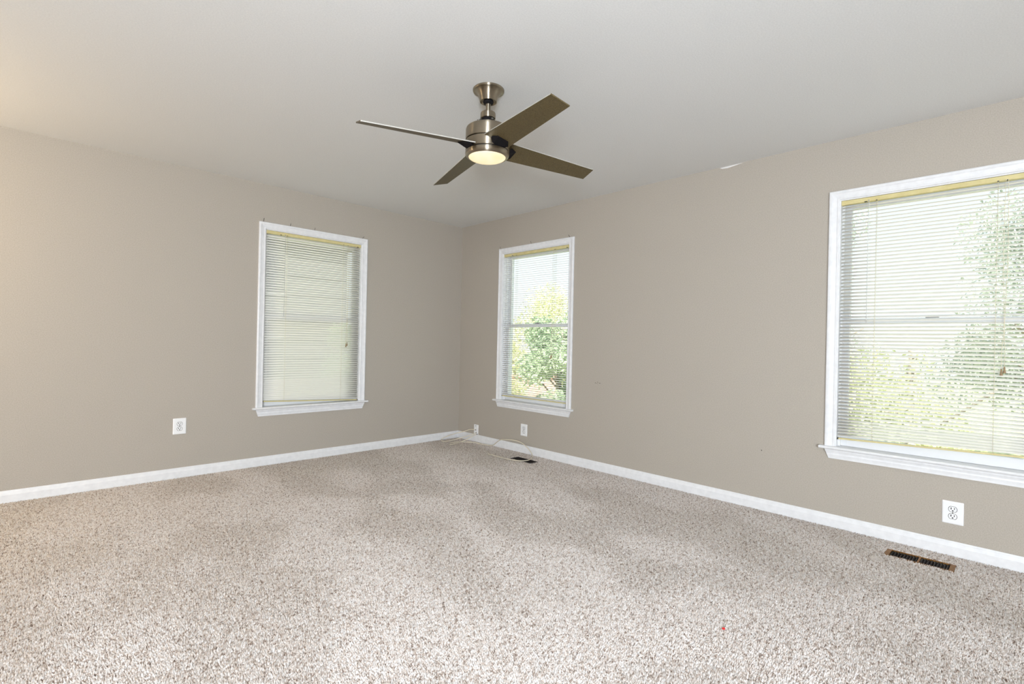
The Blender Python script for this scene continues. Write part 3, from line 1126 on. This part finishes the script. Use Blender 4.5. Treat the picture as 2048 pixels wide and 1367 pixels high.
M_LEAF1 = translucent('yellow_green_leaf', (0.4, 0.45, 0.12), (0.5, 0.55, 0.12), 0.45, ((0.50, 0.53, 0.28), (0.74, 0.75, 0.50)), 1.2)
M_LEAF2 = translucent('fresh_green_leaf', (0.2, 0.36, 0.12), (0.3, 0.45, 0.14), 0.4, ((0.32, 0.43, 0.28), (0.58, 0.66, 0.47)), 1.2)
M_LEAF3 = translucent('grey_green_leaf', (0.2, 0.26, 0.18), (0.3, 0.36, 0.24), 0.35, ((0.34, 0.38, 0.33), (0.62, 0.66, 0.60)), 1.2)
M_BARK = noisy('tree_bark', [(0.3, (0.20, 0.17, 0.14)), (0.7, (0.36, 0.31, 0.26))], 14, 3, 0.9, 0.5, 20, 0.02)


def make_tree(x, y, h, rad, crown_z, nleaf, m, label, seed, size=0.048):
    rnd = random.Random(seed)
    root = empty('tree', (x, y, -1.0))
    tag(root, label, 'tree', 'trees outside the windows')
    bm = bmesh.new()
    ct = crown_z + 1.0
    sweep(bm, [(0, 0, 0), (0.05, 0.03, ct * 0.5), (0, 0.05, ct), (0.06, 0.0, h * 0.92)], 0.06, 8, 4)
    for i in range(7):
        a = rnd.uniform(0, 2 * PI)
        z0 = ct * rnd.uniform(0.6, 1.1)
        r = rad * rnd.uniform(0.55, 0.9)
        sweep(bm, [(0, 0, z0), (r * 0.5 * math.cos(a), r * 0.5 * math.sin(a), z0 + 0.35), (r * math.cos(a), r * math.sin(a), z0 + rnd.uniform(0.3, 1.0))], 0.018, 6, 4)
    link('trunk', bm, M_BARK, root)
    clumps = []
    for i in range(16):
        a = rnd.uniform(0, 2 * PI)
        q = math.sqrt(rnd.random())
        zz = rnd.uniform(ct - 0.6 * rad, h - 0.25 * rad)
        k = 1 - 0.55 * abs((zz - ct) / max(h - ct, 0.1))
        clumps.append((q * rad * k * math.cos(a), q * rad * k * math.sin(a), zz, rad * rnd.uniform(0.3, 0.5)))
    bm = bmesh.new()
    for i in range(nleaf):
        cx, cy, cz, cr2 = clumps[rnd.randrange(len(clumps))]
        v = Vector((rnd.gauss(0, 1), rnd.gauss(0, 1), rnd.gauss(0, 1)))
        v = v.normalized() * cr2 * rnd.random() ** 0.4
        p = Vector((cx, cy, cz)) + v
        n = Vector((rnd.gauss(0, 1), rnd.gauss(0, 1), rnd.gauss(0.4, 1))).normalized()
        t = n.orthogonal().normalized()
        t.rotate(Matrix.Rotation(rnd.uniform(0, 2 * PI), 3, n))
        b = n.cross(t)
        s = size * rnd.uniform(0.6, 1.3)
        q = [p - t * s, p + b * s * 0.45 - n * s * 0.1, p + t * s, p - b * s * 0.45 - n * s * 0.1]
        bm.faces.new([bm.verts.new(c) for c in q])
    me = link('foliage', bm, m, root)
    return root


# seen through the right-hand window
make_tree(9.0, -4.9, 5.2, 1.7, 1.2, 14000, M_LEAF3, 'grey-green leafy tree outside the window at the right frame edge', 11)
make_tree(5.2, -3.5, 2.3, 1.25, 0.0, 13000, M_LEAF1, 'low yellow-green bushy tree outside the window at the right frame edge', 12)
make_tree(12.0, -0.2, 6.0, 1.7, 0.9, 14000, M_LEAF3, 'tall pale tree far outside the window at the right frame edge', 13)
# seen through the corner window
make_tree(4.3, 2.1, 2.7, 1.0, 0.2, 11000, M_LEAF2, 'fresh green tree outside the window next to the corner', 14)
make_tree(10.2, 7.2, 4.2, 1.9, 0.9, 14000, M_LEAF1, 'broad yellow-green tree outside far behind the fresh green one', 15)
make_tree(5.0, 4.9, 2.3, 1.0, 0.1, 8000, M_LEAF1, 'small yellow-green tree outside, left behind the corner window', 16)
# seen through the left window
make_tree(2.7, 7.4, 2.5, 1.0, 0.3, 8000, M_LEAF2, 'small green tree outside the left wall window in front of the grey house', 17)

# neighbouring house
M_SIDING = noisy('grey_house_siding', [(0.3, (0.10, 0.105, 0.11)), (0.7, (0.14, 0.145, 0.15))], 4, 2, 0.8, 0.2, 30, 0.01)
M_ROOF = noisy('grey_shingle', [(0.3, (0.16, 0.16, 0.17)), (0.7, (0.25, 0.25, 0.26))], 30, 2, 0.9, 0.4, 60, 0.01)
M_BRICK = noisy('pink_brick', [(0.3, (0.42, 0.22, 0.17)), (0.7, (0.58, 0.36, 0.29))], 12, 3, 0.9, 0.4, 40, 0.01)
hs = empty('house', (0.0, 11.5, -1.0))
tag(hs, 'grey sided neighbouring house outside the left wall window', 'house')
bm = bmesh.new()
box(bm, -5.0, 4.2, 0, 6, 0, 5.2)
for i in range(25):
    box(bm, -5.0, 4.2, -0.02, 0.0, 0.05 + i * 0.2, 0.2 + i * 0.2)
link('wall', bm, M_SIDING, hs)
bm = bmesh.new()
extrude_profile(bm, [(-0.4, 5.2), (3.0, 6.6), (6.4, 5.2), (6.4, 5.1), (-0.4, 5.1)], -5.3, 4.5, lambda t, p, q: Vector((t, p, q)))
link('roof', bm, M_ROOF, hs)
M_HFRAME = plain('grey_house_window_frame', (0.26, 0.27, 0.28), 0.5)
M_HPANE = plain('house_pane', (0.04, 0.045, 0.05), 0.1)
for x, z in ((-2.6, 0.8), (1.7, 0.8), (-2.6, 3.4), (1.7, 3.4)):
    bm = bmesh.new()
    box(bm, x - 0.55, x + 0.55, -0.06, -0.02, z, z + 1.35)
    wf = link('window_frame', bm, M_HFRAME, hs)
    bm = bmesh.new()
    box(bm, x - 0.46, x + 0.46, -0.07, -0.05, z + 0.08, z + 1.27)
    link('pane', bm, M_HPANE, wf)
bm = bmesh.new()
box(bm, -2.2, 2.2, -0.15, 0.15, 0, 1.0)
box(bm, -2.25, 2.25, -0.19, 0.19, 1.0, 1.08)
o = link('garden_wall', bm, M_BRICK)
o.location = (7.2, 7.6, -1.0)
o.rotation_euler = (0, 0, math.radians(-45))
tag(o, 'low pink brick garden wall outside behind the corner window', 'garden wall')
